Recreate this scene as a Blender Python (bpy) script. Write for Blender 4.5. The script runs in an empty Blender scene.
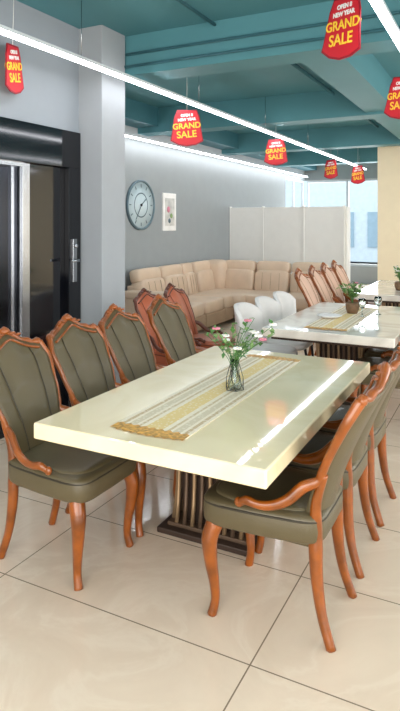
import bpy, bmesh, math, random
from mathutils import Vector, Matrix, Euler
random.seed(7)
S=bpy.context.scene
try:
    S.view_settings.view_transform='Standard'
    S.view_settings.look='None'
except Exception as e: print(e)
COL=S.collection
CEIL=3.25

def lin(c):
    return tuple(((v/255)/12.92 if v/255<=0.04045 else ((v/255+0.055)/1.055)**2.4) for v in c)
def mat(name,rgb,rough=0.5,metal=0.0,coat=0.0,var=0.06,vscale=6.0,bump=0.0,bscale=80,emis=None,es=0,trans=0,ior=1.45,crough=.06):
    m=bpy.data.materials.new(name); m.use_nodes=True
    nt=m.node_tree; b=nt.nodes['Principled BSDF']
    c=lin(rgb)
    b.inputs['Roughness'].default_value=rough
    b.inputs['Metallic'].default_value=metal
    b.inputs['Coat Weight'].default_value=coat
    b.inputs['Coat Roughness'].default_value=crough
    b.inputs['IOR'].default_value=ior
    b.inputs['Transmission Weight'].default_value=trans
    tc=nt.nodes.new('ShaderNodeTexCoord')
    n=nt.nodes.new('ShaderNodeTexNoise'); n.inputs['Scale'].default_value=vscale; n.inputs['Detail'].default_value=4
    nt.links.new(tc.outputs['Object'],n.inputs['Vector'])
    r=nt.nodes.new('ShaderNodeValToRGB')
    r.color_ramp.elements[0].position=.3; r.color_ramp.elements[1].position=.7
    r.color_ramp.elements[0].color=tuple(max(0,x*(1-var)) for x in c)+(1,)
    r.color_ramp.elements[1].color=tuple(min(1,x*(1+var)) for x in c)+(1,)
    nt.links.new(n.outputs['Fac'],r.inputs['Fac']); nt.links.new(r.outputs['Color'],b.inputs['Base Color'])
    if bump>0:
        n2=nt.nodes.new('ShaderNodeTexNoise'); n2.inputs['Scale'].default_value=bscale
        nt.links.new(tc.outputs['Object'],n2.inputs['Vector'])
        bp=nt.nodes.new('ShaderNodeBump'); bp.inputs['Strength'].default_value=bump; bp.inputs['Distance'].default_value=.01
        nt.links.new(n2.outputs['Fac'],bp.inputs['Height']); nt.links.new(bp.outputs['Normal'],b.inputs['Normal'])
    if emis:
        b.inputs['Emission Color'].default_value=lin(emis)+(1,); b.inputs['Emission Strength'].default_value=es
    return m

def marble(name,base,vein,rough=.08,scale=1.6,amt=.5,coat=0):
    m=mat(name,base,rough,coat=coat,crough=.015); nt=m.node_tree; b=nt.nodes['Principled BSDF']
    tc=nt.nodes.new('ShaderNodeTexCoord')
    n=nt.nodes.new('ShaderNodeTexNoise'); n.inputs['Scale'].default_value=scale; n.inputs['Detail'].default_value=8; n.inputs['Distortion'].default_value=1.6
    nt.links.new(tc.outputs['Object'],n.inputs['Vector'])
    r=nt.nodes.new('ShaderNodeValToRGB'); e=r.color_ramp.elements
    bc=lin(base); vc=lin(vein)
    e[0].position=.40; e[0].color=bc+(1,)
    e[1].position=.60; e[1].color=bc+(1,)
    k=e.new(.5); k.color=tuple(bc[i]*(1-amt)+vc[i]*amt for i in range(3))+(1,)
    nt.links.new(n.outputs['Fac'],r.inputs['Fac']); nt.links.new(r.outputs['Color'],b.inputs['Base Color'])
    return m

# ---- materials
M_wood=mat('wood_varnished',(136,70,18),.28,coat=.35,var=.35,vscale=12)
M_woodd=mat('wood_dark',(92,42,20),.3,coat=.4,var=.25)
M_olive=mat('leather_olive',(90,79,55),.4,coat=.08,var=.08,bump=.12,bscale=260)
M_seam=mat('leather_seam',(54,47,34),.6)
M_orange=mat('leather_tan',(170,88,56),.4,coat=.1,var=.08)
M_orseam=mat('leather_tan_seam',(110,56,38),.6)
M_pink=mat('leather_blush',(206,170,150),.45)
M_white=mat('upholstery_white',(216,212,208),.6)
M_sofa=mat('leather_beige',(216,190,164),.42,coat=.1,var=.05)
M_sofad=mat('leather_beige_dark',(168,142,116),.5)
M_marble=marble('marble_cream',(252,232,192),(240,216,170),.04,1.5,.45,.6)
M_marble2=marble('marble_white',(238,230,218),(204,194,182),.05,1.5,.6,.4)
M_bronze=mat('bronze_metal',(104,84,68),.35,metal=.4)
M_bronzed=mat('bronze_dark',(66,52,44),.4,metal=.3)
M_gold=mat('gold_metal',(160,132,100),.35,metal=.5)
M_black=mat('black_gloss',(14,15,20),.08,coat=.3)
M_blackm=mat('black_matte',(24,24,28),.5)
M_steel=mat('stainless_steel',(170,172,176),.22,metal=1)
M_steeld=mat('dark_mirror_steel',(60,62,68),.15,metal=1)
M_wall=mat('paint_grey',(154,159,160),.75,var=.02)
M_walld=mat('paint_greyblue',(142,148,154),.7,var=.02)
M_col=mat('paint_lightgrey',(156,160,164),.7,var=.02)
M_teal=mat('paint_teal',(80,134,142),.6,var=.04,vscale=2)
M_teald=mat('paint_teal_dark',(58,108,118),.6,var=.04)
M_part=mat('partition_white',(224,222,216),.5,var=.02)
M_beige=mat('paint_beige',(234,218,186),.7,var=.02)
M_base=mat('skirting_dark',(84,82,82),.4)
M_red=mat('sign_red',(206,30,44),.45,var=.03)
M_redd=mat('sign_darkred',(150,16,34),.45)
M_yel=mat('sign_yellow',(252,208,60),.5)
M_wh=mat('white_paper',(245,242,238),.6)
M_led=mat('led_diffuser',(255,255,255),.5,emis=(245,248,255),es=20)
M_leaf=mat('leaf_green',(78,122,58),.5,var=.3,vscale=30)
M_leaf2=mat('leaf_pale',(130,160,96),.5,var=.3,vscale=30)
M_petal=mat('petal_white',(246,240,236),.5)
M_petalp=mat('petal_pink',(214,130,150),.5)
M_glass=mat('glass_clear',(240,248,248),.02,trans=1,var=0)
M_clock=mat('clock_face',(196,212,216),.4,var=.04)
M_clockr=mat('clock_rim',(96,116,124),.4,metal=.3)
M_pot=mat('pot_wicker',(120,92,66),.6,var=.2,vscale=40)
M_alu=mat('window_frame',(200,206,210),.4)

def runner_mat():
    m=mat('runner_brocade',(232,216,180),.65); nt=m.node_tree; b=nt.nodes['Principled BSDF']
    tc=nt.nodes.new('ShaderNodeTexCoord'); sp=nt.nodes.new('ShaderNodeSeparateXYZ'); nt.links.new(tc.outputs['Object'],sp.inputs[0])
    r=nt.nodes.new('ShaderNodeValToRGB'); r.color_ramp.interpolation='CONSTANT'
    ad=nt.nodes.new('ShaderNodeMath'); ad.operation='MULTIPLY_ADD'; ad.inputs[1].default_value=1/.34; ad.inputs[2].default_value=.5
    nt.links.new(sp.outputs['X'],ad.inputs[0]); nt.links.new(ad.outputs[0],r.inputs['Fac'])
    W=(236,222,198)
    bands=[(0,W),(.05,(200,174,134)),(.10,W),(.14,(214,198,168)),(.24,W),(.28,(206,182,142)),(.32,W),(.38,(228,200,136)),(.62,W),(.68,(206,182,142)),(.72,W),(.76,(214,198,168)),(.86,W),(.90,(200,174,134)),(.95,W)]
    e=r.color_ramp.elements
    e[0].position=0; e[0].color=lin(bands[0][1])+(1,)
    e[1].position=bands[1][0]; e[1].color=lin(bands[1][1])+(1,)
    for p,c in bands[2:]:
        k=e.new(p); k.color=lin(c)+(1,)
    v=nt.nodes.new('ShaderNodeTexVoronoi'); v.inputs['Scale'].default_value=55
    nt.links.new(tc.outputs['Object'],v.inputs['Vector'])
    gt=nt.nodes.new('ShaderNodeMath'); gt.operation='LESS_THAN'; gt.inputs[1].default_value=.33
    nt.links.new(v.outputs['Distance'],gt.inputs[0])
    mx=nt.nodes.new('ShaderNodeMix'); mx.data_type='RGBA'
    ml=nt.nodes.new('ShaderNodeMath'); ml.operation='MULTIPLY'; ml.inputs[1].default_value=.35
    nt.links.new(gt.outputs[0],ml.inputs[0]); nt.links.new(ml.outputs[0],mx.inputs['Factor'])
    nt.links.new(r.outputs['Color'],mx.inputs['A']); mx.inputs['B'].default_value=lin((250,244,228))+(1,)
    nt.links.new(mx.outputs['Result'],b.inputs['Base Color'])
    return m
M_runner=runner_mat()
M_rgold=mat('runner_gold',(200,148,66),.5,var=.5,vscale=60)

def floor_mat():
    m=bpy.data.materials.new('floor_tiles'); m.use_nodes=True; nt=m.node_tree; b=nt.nodes['Principled BSDF']
    tc=nt.nodes.new('ShaderNodeTexCoord')
    mp=nt.nodes.new('ShaderNodeMapping'); mp.inputs['Location'].default_value=(.817+24,-1.976+24,0)
    nt.links.new(tc.outputs['Object'],mp.inputs['Vector'])
    br=nt.nodes.new('ShaderNodeTexBrick'); br.offset=0; br.squash=1
    br.inputs['Scale'].default_value=1; br.inputs['Brick Width'].default_value=1.2; br.inputs['Row Height'].default_value=.6
    br.inputs['Mortar Size'].default_value=.003; br.inputs['Mortar Smooth'].default_value=.1
    nt.links.new(mp.outputs['Vector'],br.inputs['Vector'])
    n=nt.nodes.new('ShaderNodeTexNoise'); n.inputs['Scale'].default_value=1.8; n.inputs['Detail'].default_value=9; n.inputs['Roughness'].default_value=.6; n.inputs['Distortion'].default_value=.9
    nt.links.new(tc.outputs['Object'],n.inputs['Vector'])
    r=nt.nodes.new('ShaderNodeValToRGB'); e=r.color_ramp.elements
    e[0].position=.28; e[0].color=lin((222,197,172))+(1,)
    e[1].position=.72; e[1].color=lin((238,216,192))+(1,)
    k=e.new(.46); k.color=lin((231,208,184))+(1,)
    k=e.new(.5); k.color=lin((236,215,192))+(1,)
    k=e.new(.54); k.color=lin((232,209,185))+(1,)
    nt.links.new(n.outputs['Fac'],r.inputs['Fac'])
    mx=nt.nodes.new('ShaderNodeMix'); mx.data_type='RGBA'
    nt.links.new(br.outputs['Fac'],mx.inputs['Factor']); nt.links.new(r.outputs['Color'],mx.inputs['A'])
    mx.inputs['B'].default_value=lin((140,120,100))+(1,)
    nt.links.new(mx.outputs['Result'],b.inputs['Base Color'])
    b.inputs['Roughness'].default_value=.12
    return m
M_floor=floor_mat()

# ---- mesh builder
class MB:
    def __init__(s): s.bm=bmesh.new(); s.mats=[]
    def mi(s,m):
        if m not in s.mats: s.mats.append(m)
        return s.mats.index(m)
    def box(s,x0,x1,y0,y1,z0,z1,m,bev=0,seg=2,M=None,smooth=False):
        b=bmesh.new(); bmesh.ops.create_cube(b,size=1)
        for v in b.verts: v.co=Vector(((x0+x1)/2+v.co.x*(x1-x0),(y0+y1)/2+v.co.y*(y1-y0),(z0+z1)/2+v.co.z*(z1-z0)))
        if bev>0: bmesh.ops.bevel(b,geom=b.edges[:],offset=bev,segments=seg,affect='EDGES',profile=.5)
        s.add(b,m,M,False)
    def add(s,b,m,M=None,smooth=True):
        i=s.mi(m); mp={}
        for v in b.verts: mp[v]=s.bm.verts.new((M@v.co) if M else v.co)
        for f in b.faces:
            try: nf=s.bm.faces.new([mp[v] for v in f.verts])
            except ValueError: continue
            nf.material_index=i; nf.smooth=smooth
        b.free()
    def grid(s,P,m,cu=False,smooth=True):
        i=s.mi(m); V=[[s.bm.verts.new(p) for p in row] for row in P]
        nu=len(V); 
        for a in range(nu if cu else nu-1):
            for c in range(len(V[0])-1):
                f=s.bm.faces.new([V[a][c],V[(a+1)%nu][c],V[(a+1)%nu][c+1],V[a][c+1]]); f.material_index=i; f.smooth=smooth
        return V
    def tube(s,pts,rad,m,n=8,ref=(0,0,1),caps=True,M=None):
        pts=[Vector(p) for p in pts]; i=s.mi(m); rings=[]
        N=None
        for k,p in enumerate(pts):
            t=(pts[min(k+1,len(pts)-1)]-pts[max(k-1,0)]).normalized()
            if N is None:
                N=Vector(ref)-t*Vector(ref).dot(t)
                if N.length<1e-4: N=Vector((1,0,0))-t*t.x
                if N.length<1e-4: N=Vector((0,1,0))
            else: N=N-t*N.dot(t)
            N.normalize(); B=t.cross(N)
            r=rad[k] if isinstance(rad,(list,tuple)) and len(rad)==len(pts) else rad
            a,b2=r if isinstance(r,(list,tuple)) else (r,r)
            ring=[]
            for j in range(n):
                an=2*math.pi*j/n
                q=p+N*a*math.cos(an)+B*b2*math.sin(an)
                ring.append(s.bm.verts.new(M@q if M else q))
            rings.append(ring)
        for k in range(len(rings)-1):
            for j in range(n):
                f=s.bm.faces.new([rings[k][j],rings[k][(j+1)%n],rings[k+1][(j+1)%n],rings[k+1][j]]); f.material_index=i; f.smooth=True
        if caps:
            for rg in (rings[0],rings[-1]):
                f=s.bm.faces.new(rg); f.material_index=i
    def lathe(s,prof,m,c=(0,0,0),n=24,M=None):
        P=[]
        for j in range(n):
            a=2*math.pi*j/n
            row=[Vector((c[0]+r*math.cos(a),c[1]+r*math.sin(a),c[2]+z)) for r,z in prof]
            if M: row=[M@q for q in row]
            P.append(row)
        s.grid(P,m,cu=True)
    def sup(s,c,h,e,m,M=None,nu=20,nv=12):
        def f(w,e): return math.copysign(abs(w)**e,w)
        b=bmesh.new(); bmesh.ops.create_uvsphere(b,u_segments=nu,v_segments=nv,radius=1)
        for v in b.verts:
            la=math.asin(max(-1,min(1,v.co.z))); lo=math.atan2(v.co.y,v.co.x)
            v.co=Vector((c[0]+h[0]*f(math.cos(la),e)*f(math.cos(lo),e),c[1]+h[1]*f(math.cos(la),e)*f(math.sin(lo),e),c[2]+h[2]*f(math.sin(la),e)))
        s.add(b,m,M,True)
    def mesh(s,name):
        bmesh.ops.recalc_face_normals(s.bm,faces=s.bm.faces[:])
        me=bpy.data.meshes.new(name); s.bm.to_mesh(me); s.bm.free()
        for m in s.mats: me.materials.append(m)
        return me
    def obj(s,name,loc=(0,0,0),rot=0,parent=None):
        return place(s.mesh(name),name,loc,rot,parent)
def place(me,name,loc=(0,0,0),rot=0,parent=None,sc=1):
    o=bpy.data.objects.new(name,me); o.location=loc; o.rotation_euler=(0,0,rot); o.scale=(sc,sc,sc); COL.objects.link(o)
    if parent: o.parent=parent
    return o
def spl(pts,k=5):
    pts=[Vector(p) for p in pts]; out=[]
    for i in range(len(pts)-1):
        p0=pts[max(i-1,0)];p1=pts[i];p2=pts[i+1];p3=pts[min(i+2,len(pts)-1)]
        for j in range(k):
            t=j/k
            out.append(.5*((2*p1)+(-p0+p2)*t+(2*p0-5*p1+4*p2-p3)*t*t+(-p0+3*p1-3*p2+p3)*t**3))
    out.append(pts[-1]); return out
def interp(tab,t):
    for i in range(len(tab)-1):
        if t<=tab[i+1][0]:
            u=(t-tab[i][0])/(tab[i+1][0]-tab[i][0]); u=u*u*(3-2*u)
            return tab[i][1]+(tab[i+1][1]-tab[i][1])*u
    return tab[-1][1]
def resamp(r,n):
    out=[]
    for i in range(n):
        x=i/(n-1)*(len(r)-1); a=int(x); f=x-a
        out.append(r[a] if a>=len(r)-1 else r[a]*(1-f)+r[a+1]*f)
    return out

# ---------------- ROOM SHELL
def simple(name,boxes,m,bev=0):
    b=MB()
    for bx in boxes: b.box(*bx,m,bev)
    return b.obj(name)
XR=4.5; YB=-3.0; YF=15.5
simple('floor',[(-5.2,XR+.2,YB-.2,YF+.3,-.1,0)],M_floor)
simple('ceiling',[(-5.2,XR+.2,YB-.2,YF+.3,CEIL,CEIL+.1)],M_teal)
simple('wall_left',[(-4.95,-4.8,4.2,13.9,0,CEIL),(-4.95,-4.8,13.9,YF,0,.45),(-4.95,-4.8,13.9,YF,2.72,CEIL)],M_wall)
simple('wall_lift',[(-3.4,-3.23,YB,2.0,0,CEIL)],M_walld)
simple('wall_lift_header',[(-3.4,-3.23,2.0,4.05,2.36,CEIL)],M_walld)
simple('wall_return',[(-4.95,-3.38,4.05,4.2,0,CEIL)],M_walld)
simple('wall_far',[(-4.95,XR,YF,YF+.15,0,.45),(-4.95,XR,YF,YF+.15,2.72,CEIL)],M_wall)
simple('wall_beige',[(-2.03,XR,10.9,11.15,0,CEIL)],M_beige)
simple('wall_right',[(XR,XR+.15,YB,YF,0,.5),(XR,XR+.15,YB,YF,2.85,CEIL),(XR,XR+.15,4,5,.5,2.85),(XR,XR+.15,10.5,YF,.5,2.85)],M_wall)  # openings in this unseen wall are added to light the room
simple('wall_back',[(-3.4,XR,YB-.15,YB,0,.2),(-3.4,XR,YB-.15,YB,2.9,CEIL),(-3.4,-2.6,YB-.15,YB,.2,2.9),(XR-.4,XR,YB-.15,YB,.2,2.9)],M_wall)  # left open as an invented glazed front, to admit light
simple('column',[(-3.38,-2.985,4.0,4.34,0,CEIL)],M_col,.006)
simple('baseboard_left',[(-4.8,-4.785,4.2,13.9,0,.1)],M_base)
b=MB()
for y in (4.36,7.3,10.2,13.0): b.box(-4.8,XR,y,y+.3,2.9,CEIL,M_teal)
b.box(-1.5,-1.15,4.66,10.9,2.93,CEIL,M_teal); b.box(-4.8,-4.45,4.4,15.4,2.98,CEIL,M_teald)
b.box(1.6,1.9,-3,10.9,2.93,CEIL,M_teal); b.obj('ceiling_beam')
b=MB()
for z,y in ((2.97,4.33),(3.08,4.34)): b.tube([(-2.98,y,z),(4.4,y,z)],.012,M_teald)
b.tube([(-2.1,-3,3.21),(-2.1,4.33,3.21)],.014,M_teald)
b.tube([(-1.9,4.7,3.2),(-1.9,15.4,3.2)],.02,M_teald)
b.obj('ceiling_conduit')
def strip(x,y0,y1,z=2.8):
    b=MB(); b.box(x-.026,x+.026,y0,y1,z-.014,z,M_led); b.box(x-.028,x+.028,y0,y1,z,z+.025,M_alu)
    y=y0+.4
    while y<y1:
        b.tube([(x,y,z+.02),(x,y,CEIL)],.003,M_steel,n=5); y+=1.9
    b.obj('led_strip_light')
strip(-2.8,-2.6,13.6); strip(-4.66,4.45,15.2); strip(-.62,-2.6,10.7); strip(1.5,-2.6,10.7); strip(3.4,-2.6,10.7)

def winframe(name,horiz,a0,a1,c,z0,z1,n):
    b=MB(); t=.03
    def bx(p0,p1,za,zb):
        if horiz: b.box(p0,p1,c-.03,c+.03,za,zb,M_alu)
        else: b.box(c-.03,c+.03,p0,p1,za,zb,M_alu)
    bx(a0,a1,z0,z0+.06); bx(a0,a1,z1-.06,z1)
    for i in range(n+1):
        p=a0+(a1-a0)*i/n; bx(max(a0,p-t),min(a1,p+t),z0+.06,z1-.06)
    b.obj(name)
winframe('window_1',True,-4.75,-1.5,YF+.07,.45,2.72,3)
winframe('window_2',False,13.92,YF-.02,-4.87,.45,2.72,2)
winframe('added_window_back',True,-2.6,XR-.4,YB-.07,.2,2.9,5)  # invented window behind the camera, fills the opening added for light
winframe('added_window_right',False,YB+.1,4,XR+.07,.5,2.85,5)  # unseen right-hand window, added with its opening for the lighting
winframe('added_window_right_far',False,5,10.5,XR+.07,.5,2.85,4)  # another added right-hand window, out of view, there to let light in
b=MB(); Mb=mat('facade_pale',(206,220,226),.8); Mg=mat('facade_window',(150,176,190),.4)
b.box(-9,3,24,27,0,3.4,Mb)
for i in range(9):
    b.box(-8.6+i*1.25,-7.9+i*1.25,23.95,24.02,.6,2.0,Mg)
b.obj('neighbour_building')
simple('ground_outside',[(-30,30,-30,50,-.3,-.11)],mat('asphalt',(150,155,160),.9))

b=MB(); X=-3.23
b.box(X-.14,X+.03,2.005,3.99,2.05,2.355,M_black,.004); b.box(X-.14,X+.03,2.005,2.12,0,2.05,M_black)
b.box(X-.14,X-.02,3.42,3.84,0,2.05,M_black,.004)
b.box(X-.14,X+.03,3.84,3.99,0,2.05,M_black,.004)
b.box(X-.10,X+.0,3.34,3.42,0,2.05,M_steel,.004)
b.box(X-.13,X-.06,2.12,2.74,0,2.02,M_steeld); b.box(X-.13,X-.07,2.75,3.34,0,2.02,M_steeld)
b.box(X-.075,X-.055,3.28,3.31,0,2.03,M_steel); b.box(X-.065,X-.05,2.8,2.83,.1,1.95,M_steel); 
b.box(X-.06,X+.0,2.12,3.34,2.02,2.05,M_steel)
b.box(X+.03,X+.045,3.875,3.925,1.10,1.46,M_steel,.004); b.tube([(X+.045,3.9,1.28),(X+.09,3.9,1.28),(X+.09,3.8,1.28)],.012,M_steel)
b.lathe([(.0,0),(.016,0),(.016,.02),(0,.02)],M_steel,M=Matrix.Translation((X+.045,3.9,1.4))@Matrix.Rotation(math.pi/2,4,'Y'),n=12)
b.obj('door_1')

b=MB()
xs=[-4.79,-4.1,-3.3,-2.56]
for i in range(3):
    b.box(xs[i]+.01,xs[i+1]-.01,10.56,10.62,.03,1.88,M_part,.008)
for x in xs: b.box(max(-4.79,x-.015),x+.015,10.545,10.635,0,1.9,M_part)
b.box(-2.57,-2.51,10.64,10.88,.0,1.88,M_part,.008)
b.obj('partition_screen')

b=MB(); R=Matrix.Translation((-4.8,7.36,1.85))@Matrix.Rotation(math.pi/2,4,'Y')
b.lathe([(0,.002),(.34,.002),(.34,.02),(0,.02)],M_clock,M=R,n=48)
b.lathe([(.34,.0),(.372,.0),(.372,.035),(.356,.04),(.34,.03),(.34,0)],M_clockr,M=R,n=48)
b.lathe([(.17,.021),(.185,.021),(.185,.023),(.17,.023),(.17,.021)],M_clockr,M=R,n=40)
for k in range(12):
    a=k*math.pi/6; RR=R@Matrix.Rotation(a,4,'Z'); b.box(.26,.31,-.007,.007,.02,.024,M_clockr,M=RR)
for a,L,w in ((2.2,.17,.008),(-.6,.26,.006)):
    RR=R@Matrix.Rotation(a,4,'Z'); b.box(-.03,L,-w,w,.026,.03,M_clockr,M=RR)
b.lathe([(0,.02),(.02,.02),(.02,.035),(0,.035)],M_blackm,M=R,n=16)
b.obj('wall_clock')
b=MB(); b.box(-4.8,-4.775,7.99,8.40,1.46,2.06,M_wh,.004)
b.box(-4.777,-4.772,8.05,8.34,1.54,1.98,mat('print_paper',(206,204,198),.6,var=.25,vscale=8))
for (y,z,r,m) in ((8.15,1.8,.05,M_petalp),(8.24,1.7,.04,M_leaf2),(8.18,1.62,.04,M_clockr)):
    b.lathe([(0,0),(r,0),(r*.9,.004),(0,.005)],m,M=Matrix.Translation((-4.772,y,z))@Matrix.Rotation(math.pi/2,4,'Y'),n=16)
b.obj('wall_picture')

# ---------------- DINING CHAIR
WT=[(0,.160),(.3,.174),(.62,.204),(.86,.222),(1,.196)]
def bz(s): return .975+.024*math.cos(math.pi*s)+.022*math.exp(-(s/.25)**2)
def bp(s,t,off):
    w=interp(WT,t)
    z=.44+t*(bz(s)-.44)
    x=-.185-.235*t**1.35+.05*s*s*(.5+.5*t)+off
    return Vector((x,s*w,z))
def dining_chair_mesh(name,ML,MS,MW):
    b=MB()
    b.sup((.02,0,.43),(.255,.235,.062),.30,ML,nu=32,nv=16)
    b.sup((.02,0,.475),(.225,.205,.030),.45,ML,nu=32,nv=12)
    for v in b.bm.verts:
        if v.co.x<.27: v.co.y*=1-.16*max(0,(.1-v.co.x)/.35)
    pip=[]
    for k in range(41):
        a=2*math.pi*k/40
        f=lambda w:math.copysign(abs(w)**.32,w)
        x=.02+.252*f(math.cos(a)); y=.233*f(math.sin(a)); y*=1-.16*max(0,(.1-x)/.35)
        pip.append((x,y,.464))
    b.tube(pip,.005,MS,n=6,caps=False)
    b.box(-.18,.21,-.17,.17,.355,.39,ML,.01)
    NS=16;NT=14
    F=[[bp(-1+2*i/NS,j/NT,.022*(1-((-1+2*i/NS))**4)*(1-(2*j/NT-1)**6)+.006) for j in range(NT+1)] for i in range(NS+1)]
    Bk=[[bp(-1+2*i/NS,j/NT,-.034*(1-((-1+2*i/NS))**4*.8)-.006) for j in range(NT+1)] for i in range(NS+1)]
    VF=b.grid(F,ML); VB=b.grid(Bk,ML); mi=b.mi(ML)
    def br(a,c,d,e):
        f=b.bm.faces.new([a,c,d,e]); f.material_index=mi; f.smooth=True
    for j in range(NT):
        br(VF[0][j],VF[0][j+1],VB[0][j+1],VB[0][j]); br(VF[NS][j],VB[NS][j],VB[NS][j+1],VF[NS][j+1])
    for i in range(NS):
        br(VF[i][0],VB[i][0],VB[i+1][0],VF[i+1][0]); br(VF[i][NT],VF[i+1][NT],VB[i+1][NT],VB[i][NT])
    for s in (-.55,.55):
        b.tube([bp(s,.06+.88*j/12,.029*(1-s**4)*(1-(2*(.06+.88*j/12)-1)**6)+.0055) for j in range(13)],.0028,MS,n=5)
    for sg in (-1,1):
        arm=[(.085,.238,.500),(.05,.247,.522),(.005,.246,.515),(-.05,.238,.520),(-.11,.224,.548),(-.165,.204,.600)]
        pts=[Vector((x,y*sg,z)) for x,y,z in arm]
        for j in range(5,15):
            q=bp(sg,j/14,-.008); q.y+=sg*.004; pts.append(q)
        sp_=spl(pts,4)
        rr=resamp([.011,.018,.016,.018,.020,.021,.018,.016,.015,.015,.015,.016,.017,.018,.019,.020],len(sp_))
        b.tube(sp_,[(r*.8,r*1.1) for r in rr],MW,n=10,ref=(0,1,0))
        b.sup((.085,.236*sg,.504),(.019,.014,.020),1,MW,nu=12,nv=8)
        q=[bp(sg,.42,-.02),bp(sg,.2,-.025),Vector((-.20,.160*sg,.44)),Vector((-.20,.160*sg,.36)),Vector((-.205,.162*sg,.25)),Vector((-.225,.168*sg,.12)),Vector((-.265,.178*sg,0))]
        sp_=spl(q,5); rr=resamp([.012,.018,.024,.026,.023,.019,.018],len(sp_))
        b.tube(sp_,[(r*1.1,r*.9) for r in rr],MW,n=10,ref=(1,0,0))
        q=[(.200,.183*sg,.42),(.212,.195*sg,.37),(.228,.206*sg,.31),(.224,.202*sg,.22),(.213,.193*sg,.13),(.210,.19*sg,.06),(.222,.197*sg,.0)]
        sp_=spl(q,5); rr=resamp([.030,.036,.034,.027,.021,.018,.020],len(sp_))
        b.tube(sp_,[(r,r) for r in rr],MW,n=12,ref=(1,0,0))
        c=bp(sg*.97,1,-.010); b.sup((c.x,c.y+.003*sg,c.z+.002),(.021,.024,.022),1,MW,nu=12,nv=8)
    cr=[bp(-1+2*i/28,1,-.012)+Vector((0,0,.004+.005*math.cos(6*math.pi*(-1+2*i/28)))) for i in range(29)]
    rr=[(.016+.013*math.exp(-((-1+2*i/28)/.3)**2)+.003*math.cos(8*math.pi*(-1+2*i/28)),.020) for i in range(29)]
    b.tube(cr,rr,MW,n=10,ref=(0,0,1))
    cr2=[bp(-.88+1.76*i/20,.955,.018) for i in range(21)]
    b.tube(cr2,.007,MW,n=8)
    c=bp(0,1,.006)
    b.sup((c.x,0,c.z+.014),(.014,.026,.015),1,MW,nu=14,nv=8)
    for sg in (-1,1):
        b.sup((c.x+.002,.042*sg,c.z+.000),(.012,.022,.009),1,MW,nu=12,nv=8)
        b.sup((c.x+.004,.083*sg,c.z-.010),(.010,.018,.007),1,MW,nu=12,nv=8)
    return b.mesh(name)
CH=dining_chair_mesh('dining_chair',M_olive,M_seam,M_wood)
CHP=dining_chair_mesh('dining_chair_blush',M_pink,M_sofad,M_wood)
CHO=dining_chair_mesh('dining_chair_tan',M_orange,M_orseam,M_woodd)
for x,y in ((-1.87,2.24),(-1.87,2.73),(-1.88,3.22),(-1.89,3.80)): place(CH,'dining_chair',(x,y,0),random.uniform(-.02,.02))
for x,y in ((-.84,2.36),(-.84,2.87),(-.84,3.38)): place(CH,'dining_chair',(x,y,0),math.pi+random.uniform(-.02,.02))
for x,y in ((-.8,4.75),(-.8,5.3),(-.8,5.85)): place(CH,'dining_chair',(x,y,0),math.pi)
for y in (6.75,7.3,7.85,8.4): place(CHP,'dining_chair',(-1.75,y,0),0)
place(CHO,'dining_chair',(-2.6,4.62,0),-.1,sc=.93); place(CHO,'dining_chair',(-2.62,5.2,0),.05,sc=.93); 

def white_chair():
    b=MB()
    b.sup((.0,0,.44),(.23,.22,.045),.5,M_white)
    NS=14;NT=8
    def q(s,t,o):
        a=s*1.15; w=.21+.02*t
        return Vector((-.02-(.20+.05*t+o)*math.cos(a*.9)*1.0, (w+o)*math.sin(a)*1.08,.42+t*(.44-.10*abs(s)**3)))
    F=[[q(-1+2*i/NS,j/NT,0) for j in range(NT+1)] for i in range(NS+1)]
    B=[[q(-1+2*i/NS,j/NT,.035) for j in range(NT+1)] for i in range(NS+1)]
    VF=b.grid(F,M_white);VB=b.grid(B,M_white);mi=b.mi(M_white)
    def br(*v):
        f=b.bm.faces.new(v); f.material_index=mi
    for j in range(NT):
        br(VF[0][j],VF[0][j+1],VB[0][j+1],VB[0][j]); br(VF[NS][j],VB[NS][j],VB[NS][j+1],VF[NS][j+1])
    for i in range(NS):
        br(VF[i][0],VB[i][0],VB[i+1][0],VF[i+1][0]); br(VF[i][NT],VF[i+1][NT],VB[i+1][NT],VB[i][NT])
    for sx in (-1,1):
        for sy in (-1,1): b.tube([(.13*sx,.13*sy,.43),(.19*sx,.19*sy,0)],[.016,.009],M_blackm,n=8)
    return b.mesh('white_dining_chair')
WC=white_chair()
for y in (4.95,5.45,5.95): place(WC,'white_dining_chair',(-1.87,y,0),0)

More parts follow.
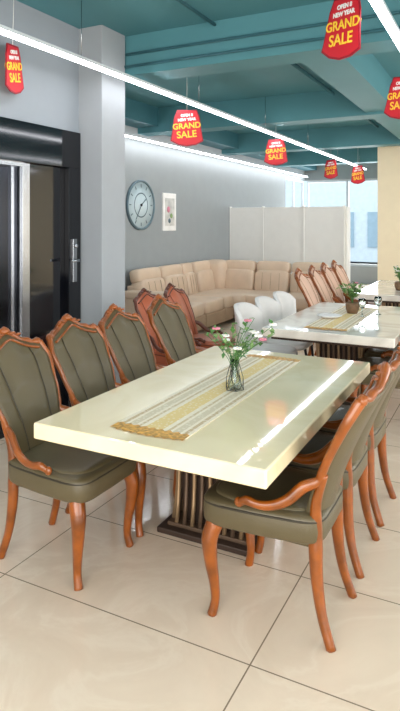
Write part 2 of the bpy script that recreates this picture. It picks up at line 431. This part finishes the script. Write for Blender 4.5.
# ---------------- TABLES
def table(name,x0,x1,y0,y1,top,base=True):
    b=MB(); cx=(x0+x1)/2; cy=(y0+y1)/2
    hx=(x1-x0)/2; hy=(y1-y0)/2
    b.box(-hx,hx,-hy,hy,.692,.76,top,.008,3)
    b.box(-hx+.06,hx-.06,-hy+.06,hy-.06,.665,.692,M_bronzed)
    bx0,bx1,by0,by1=-.28,.10,-.06,.30
    b.box(bx0-.08,bx1+.06,by0-.08,by1+.08,0,.03,M_bronzed,.006)
    b.box(bx0-.04,bx1+.03,by0-.04,by1+.04,.03,.05,M_bronze,.004)
    b.box(bx0+.02,bx1-.02,by0+.02,by1-.02,.05,.62,M_bronzed)
    b.box(bx0-.04,bx1+.04,by0-.04,by1+.04,.62,.665,M_bronzed,.004)
    n=9
    def prof(f): return .014*(2*abs(f-.5))**2*2
    for i in range(n):
        f=i/(n-1); mm=M_bronze if i%2 else M_gold
        y=by0+.01+(by1-by0-.02)*f; x=bx0+.01+(bx1-bx0-.02)*f
        for sx,sg in ((bx0,-1),(bx1,1)):
            b.tube([(sx+sg*prof(k/6),y,.05+.57*k/6) for k in range(7)],(.013,.011),mm,n=8,ref=(1,0,0))
        for sy,sg in ((by0,-1),(by1,1)):
            b.tube([(x,sy+sg*prof(k/6),.05+.57*k/6) for k in range(7)],(.011,.013),mm,n=8,ref=(1,0,0))
    return b.obj(name,(cx,cy,0))
table('dining_table',-1.755,-.715,1.875,3.61,M_marble)
table('dining_table',-1.72,-.70,4.4,6.1,M_marble2)
table('dining_table',-1.6,-.6,7.0,8.8,M_marble2)

def runner(cx,cy,L,W=.34):
    b=MB(); h=.003
    b.box(-W/2,W/2,-L/2+.06,L/2-.06,0,h,M_runner)
    for sg in (-1,1):
        n=18; mi=b.mi(M_rgold); vs=[]
        for k in range(n+1):
            x=-W/2+W*k/n; y=L/2-.06+.02+.02*math.cos(x/W*math.pi)+.006*math.cos(k*math.pi)
            vs.append(b.bm.verts.new((x,sg*y,h)))
        v0=[b.bm.verts.new((-W/2+W*k/n,sg*(L/2-.10+.008*math.cos(k*math.pi)),h+.0008)) for k in range(n+1)]
        for k in range(n):
            f=b.bm.faces.new([v0[k],v0[k+1],vs[k+1],vs[k]]); f.material_index=mi
    b.obj('table_runner',(cx,cy,.7605))
runner(-1.265,2.72,1.56); runner(-1.25,5.2,1.4); 

# ---------------- vase & flowers
def bouquet(b,base,h,spread,n,seed,leafs=9,fl=8,ls=.03,bias=(0,0)):
    rnd=random.Random(seed); base=Vector(base)
    for k in range(n):
        a=2*math.pi*(k+rnd.uniform(-.3,.3))/n*2.4; rr=spread*rnd.uniform(.3,1); hh=h*rnd.uniform(.6,1)*(1-.25*rr/spread)
        end=base+Vector((rr*math.cos(a)+bias[0],rr*math.sin(a)+bias[1],hh)); mid=base+Vector((rr*.2*math.cos(a),rr*.2*math.sin(a),hh*.55))
        P=spl([base,mid,end],8); b.tube(P,.0016,M_leaf,n=4)
        for j in range(leafs):
            p=P[rnd.randint(8,len(P)-1)]; d=Vector((rnd.uniform(-1,1),rnd.uniform(-1,1),rnd.uniform(-.3,.9))).normalized()
            L=ls*rnd.uniform(.6,1.3); sd=d.cross(Vector((0,0,1))).normalized()*L*.32; up=Vector((0,0,L*.12))
            vs=[p,p+d*L*.5+sd+up,p+d*L,p+d*L*.5-sd+up]; V=[b.bm.verts.new(v) for v in vs]
            f=b.bm.faces.new(V); f.material_index=b.mi(M_leaf if rnd.random()<.55 else M_leaf2)
        if k<fl:
            c=end; m=M_petal if rnd.random()<.65 else M_petalp
            for j in range(6):
                an=j*math.pi/3; d=Vector((math.cos(an),math.sin(an),.5)).normalized()*.015
                b.sup(tuple(c+d),(.009,.009,.006),1,m,nu=8,nv=6)
            b.sup(tuple(c+Vector((0,0,.006))),(.006,.006,.006),1,M_yel,nu=8,nv=6)
b=MB()
b.lathe([(.0,.004),(.032,.004),(.036,.02),(.030,.06),(.018,.10),(.014,.13),(.018,.155),(.016,.155),(.012,.13),(.016,.10),(.027,.06),(.032,.02),(.028,.008),(0,.008)],M_glass,n=24)
for k in range(6):
    a=k*math.pi/3; a2=a+math.pi/6
    p0=(.048*math.cos(a),.048*math.sin(a),.003); p1=(.042*math.cos(a2),.042*math.sin(a2),.06); p2=(.018*math.cos(a),.018*math.sin(a),.15)
    an=(k+1)*math.pi/3; q0=(.048*math.cos(an),.048*math.sin(an),.003)
    for u,v in ((p0,p1),(p1,q0),(p1,p2),(p0,q0),(p1,(.018*math.cos(an),.018*math.sin(an),.15))): b.tube([u,v],.0014,M_blackm,n=5)
bouquet(b,(0,0,.02),.38,.19,18,3,leafs=9,fl=10,ls=.034,bias=(.02,.02))
b.obj('flower_vase',(-1.198,2.70,.764))
def pot(x,y,z,seed,fl):
    b=MB()
    b.lathe([(0,0),(.045,0),(.06,.04),(.062,.08),(.055,.1),(.05,.095),(.055,.06),(0,.05)],M_pot,n=20)
    bouquet(b,(0,0,.06),.26,.13,16,seed,leafs=11,fl=fl,ls=.045)
    b.obj('potted_plant',(x,y,z))
pot(-1.24,5.45,.764,5,4); pot(-1.15,7.6,.762,9,6)
b=MB(); b.lathe([(0,0),(.05,0),(.09,.012),(.11,.022),(.105,.024),(.05,.008),(0,.006)],M_petal,n=28); b.obj('dinner_plate',(-1.36,5.1,.764))
for x,y in ((-1.12,5.3),(-1.02,5.5)):
    b=MB(); b.lathe([(0,.003),(.03,.0),(.03,.004),(.005,.01),(.004,.07),(.03,.09),(.036,.13),(.03,.16),(.028,.16),(.034,.13),(.028,.092),(0,.075)],M_glass,n=20); b.obj('wine_glass',(x,y,.762))

# ---------------- SOFA (one sectional)
b=MB()
def mod(M,w,arm=0):
    h=w/2-.006
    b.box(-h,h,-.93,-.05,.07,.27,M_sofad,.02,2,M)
    b.sup((0,-.60,.355),(h,.34,.10),.28,M_sofa,M)
    Mt=M@Matrix.Translation((0,-.17,.60))@Matrix.Rotation(math.radians(-10),4,'X')
    b.sup((0,0,-.02),(h,.12,.20),.35,M_sofa,Mt)
    b.sup((0,.02,.235),(h*.98,.10,.105),.4,M_sofa,Mt)
    for k in (-1,0,1): b.tube([(k*h*.5,-.118,-.15),(k*h*.5,-.122,0),(k*h*.5,-.118,.13)],.004,M_sofad,n=5,M=Mt)
    b.box(-h,h,-.10,0,.07,.70,M_sofa,.02,2,M)
def armr(M,side,w):
    s=side
    b.sup((s*(w/2+.10),-.47,.33),(.10,.46,.27),.3,M_sofa,M); b.sup((s*(w/2+.10),-.47,.60),(.12,.45,.06),.4,M_sofa,M)
YS=9.6
Rl=lambda y: Matrix.Translation((-4.74,y,0))@Matrix.Rotation(math.pi/2,4,'Z')
for y,w in ((7.25,.66),(7.91,.66),(8.4,.33)): mod(Rl(y),w)
armr(Rl(7.25),-1,.66)
Rb=lambda x: Matrix.Translation((x,YS,0))
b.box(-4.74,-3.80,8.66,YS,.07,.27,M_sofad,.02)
b.sup((-4.10,8.95,.355),(.45,.45,.10),.28,M_sofa)
for (M_,w) in ((Rl(8.95),.62),(Rb(-4.1),.62)):
    h=w/2
    Mt=M_@Matrix.Translation((0,-.17,.60))@Matrix.Rotation(math.radians(-10),4,'X')
    b.sup((0,0,-.02),(h,.12,.20),.35,M_sofa,Mt); b.sup((0,.02,.235),(h*.98,.10,.105),.4,M_sofa,Mt); b.box(-h,h,-.10,0,.07,.70,M_sofa,.02,2,M_)
b.sup((-4.52,9.38,.62),(.22,.22,.32),.5,M_sofa)
for x in (-3.48,-2.85): mod(Rb(x),.62)
armr(Rb(-2.85),1,.62)
b.obj('sectional_sofa')

# ---------------- SALE SIGNS
def sale_sign(px,py,z,rot,sc=1.0,tilt=0):
    b=MB()
    out=[(-.10,.18),(.10,.18),(.13,.10),(.145,-.02),(.165,-.13),(.09,-.17),(0,-.185),(-.09,-.17),(-.165,-.13),(-.145,-.02),(-.13,.10)]
    for g,m,d in ((1.0,M_redd,.004),(.93,M_red,.0055)):
        mi=b.mi(m)
        fr=[b.bm.verts.new((x*g*sc,-d,y*g*sc)) for x,y in out]; bk=[b.bm.verts.new((x*g*sc,d,y*g*sc)) for x,y in out]
        for loop in (fr,bk):
            f=b.bm.faces.new(loop); f.material_index=mi
        for k in range(len(out)):
            f=b.bm.faces.new([fr[k],fr[(k+1)%len(out)],bk[(k+1)%len(out)],bk[k]]); f.material_index=mi
    T=Matrix.Rotation(-tilt,3,'Y')
    top=Vector((0,0,.17*sc)); b.tube([top,T@Vector((0,0,CEIL-z-.002))],.002,M_wh,n=4)
    o=b.obj('sale_sign',(px,py,z)); o.rotation_euler=Euler((0,tilt,rot),'XYZ')
    for side in (0,1):
        for txt,size,zz,m in (('OPEN 8',.036,.115,M_wh),('NEW YEAR',.036,.073,M_wh),('GRAND',.080,-.005,M_yel),('SALE',.095,-.095,M_yel)):
            cu=bpy.data.curves.new('lettering','FONT'); cu.body=txt; cu.size=size*sc; cu.align_x='CENTER'; cu.extrude=.0008; cu.offset=.0018*sc
            cu.materials.append(m)
            t=bpy.data.objects.new('lettering',cu); COL.objects.link(t); t.parent=o
            t.location=(0,(-.0075 if side==0 else .0075),zz*sc); t.rotation_euler=(math.pi/2,math.radians(-5 if side==0 else 5),math.pi*side)
    return o
def world(u,d):
    t=(u-200)/590; return (d*(.889*t-.459),d*(.459*t+.889))
CY=math.radians(27.3)
x,y=world(343,3.5); sale_sign(x,y,2.75,CY-math.radians(60),1.0,math.radians(10))
x,y=world(14,4.25); sale_sign(x,y,2.70,CY+math.radians(84),.95,math.radians(-8))
x,y=world(187,5.9); sale_sign(x,y,2.54,CY,1.0)
x,y=world(276,8.2); sale_sign(x,y,2.57,CY-.2,1.0)
x,y=world(331,11.3); sale_sign(x,y,2.61,CY-.9,1.0)
x,y=world(358,11.6); sale_sign(x,y,2.53,CY-.9,1.0)
x,y=world(401,4.6); sale_sign(x,y,2.57,CY-1.0,.9,math.radians(8))

# ---------------- LIGHT
w=bpy.data.worlds.new('sky'); S.world=w; w.use_nodes=True
bg=w.node_tree.nodes['Background']; bg.inputs['Color'].default_value=(.87,.94,1,1); bg.inputs['Strength'].default_value=2.3
def area(name,loc,rot,sx,sy,e,col):
    l=bpy.data.lights.new(name,'AREA'); l.shape='RECTANGLE'; l.size=sx; l.size_y=sy; l.energy=e; l.color=col
    o=bpy.data.objects.new(name,l); o.location=loc; o.rotation_euler=rot; COL.objects.link(o); return o
area('fill_light_back',(1.0,YB-.25,1.6),(math.radians(90),0,0),6.0,2.6,340,(1,.95,.88))  # added fill lamp behind the camera, at the invented front opening
area('fill_light_side',(XR+.3,1.5,1.7),(math.radians(90),0,math.radians(90)),7,2.3,210,(1,.96,.90))  # added fill lamp at the made-up right opening, brightens the room
area('fill_light_side_2',(XR+.3,7.7,1.7),(math.radians(90),0,math.radians(90)),5.5,2.3,190,(1,.97,.93))  # second added fill lamp on the unseen right side
area('daylight_far',(-3.2,YF+.3,1.6),(math.radians(-90),0,0),3.2,2.2,160,(.92,.97,1))

# ---------------- CAMERA
cd=bpy.data.cameras.new('camera'); cam=bpy.data.objects.new('camera',cd); COL.objects.link(cam)
cam.location=(0,0,1.6); cam.rotation_euler=(math.radians(90),0,CY)
cd.lens=590/711*36; cd.sensor_width=36; cd.shift_y=-133.5/711; cd.clip_start=.05
S.camera=cam
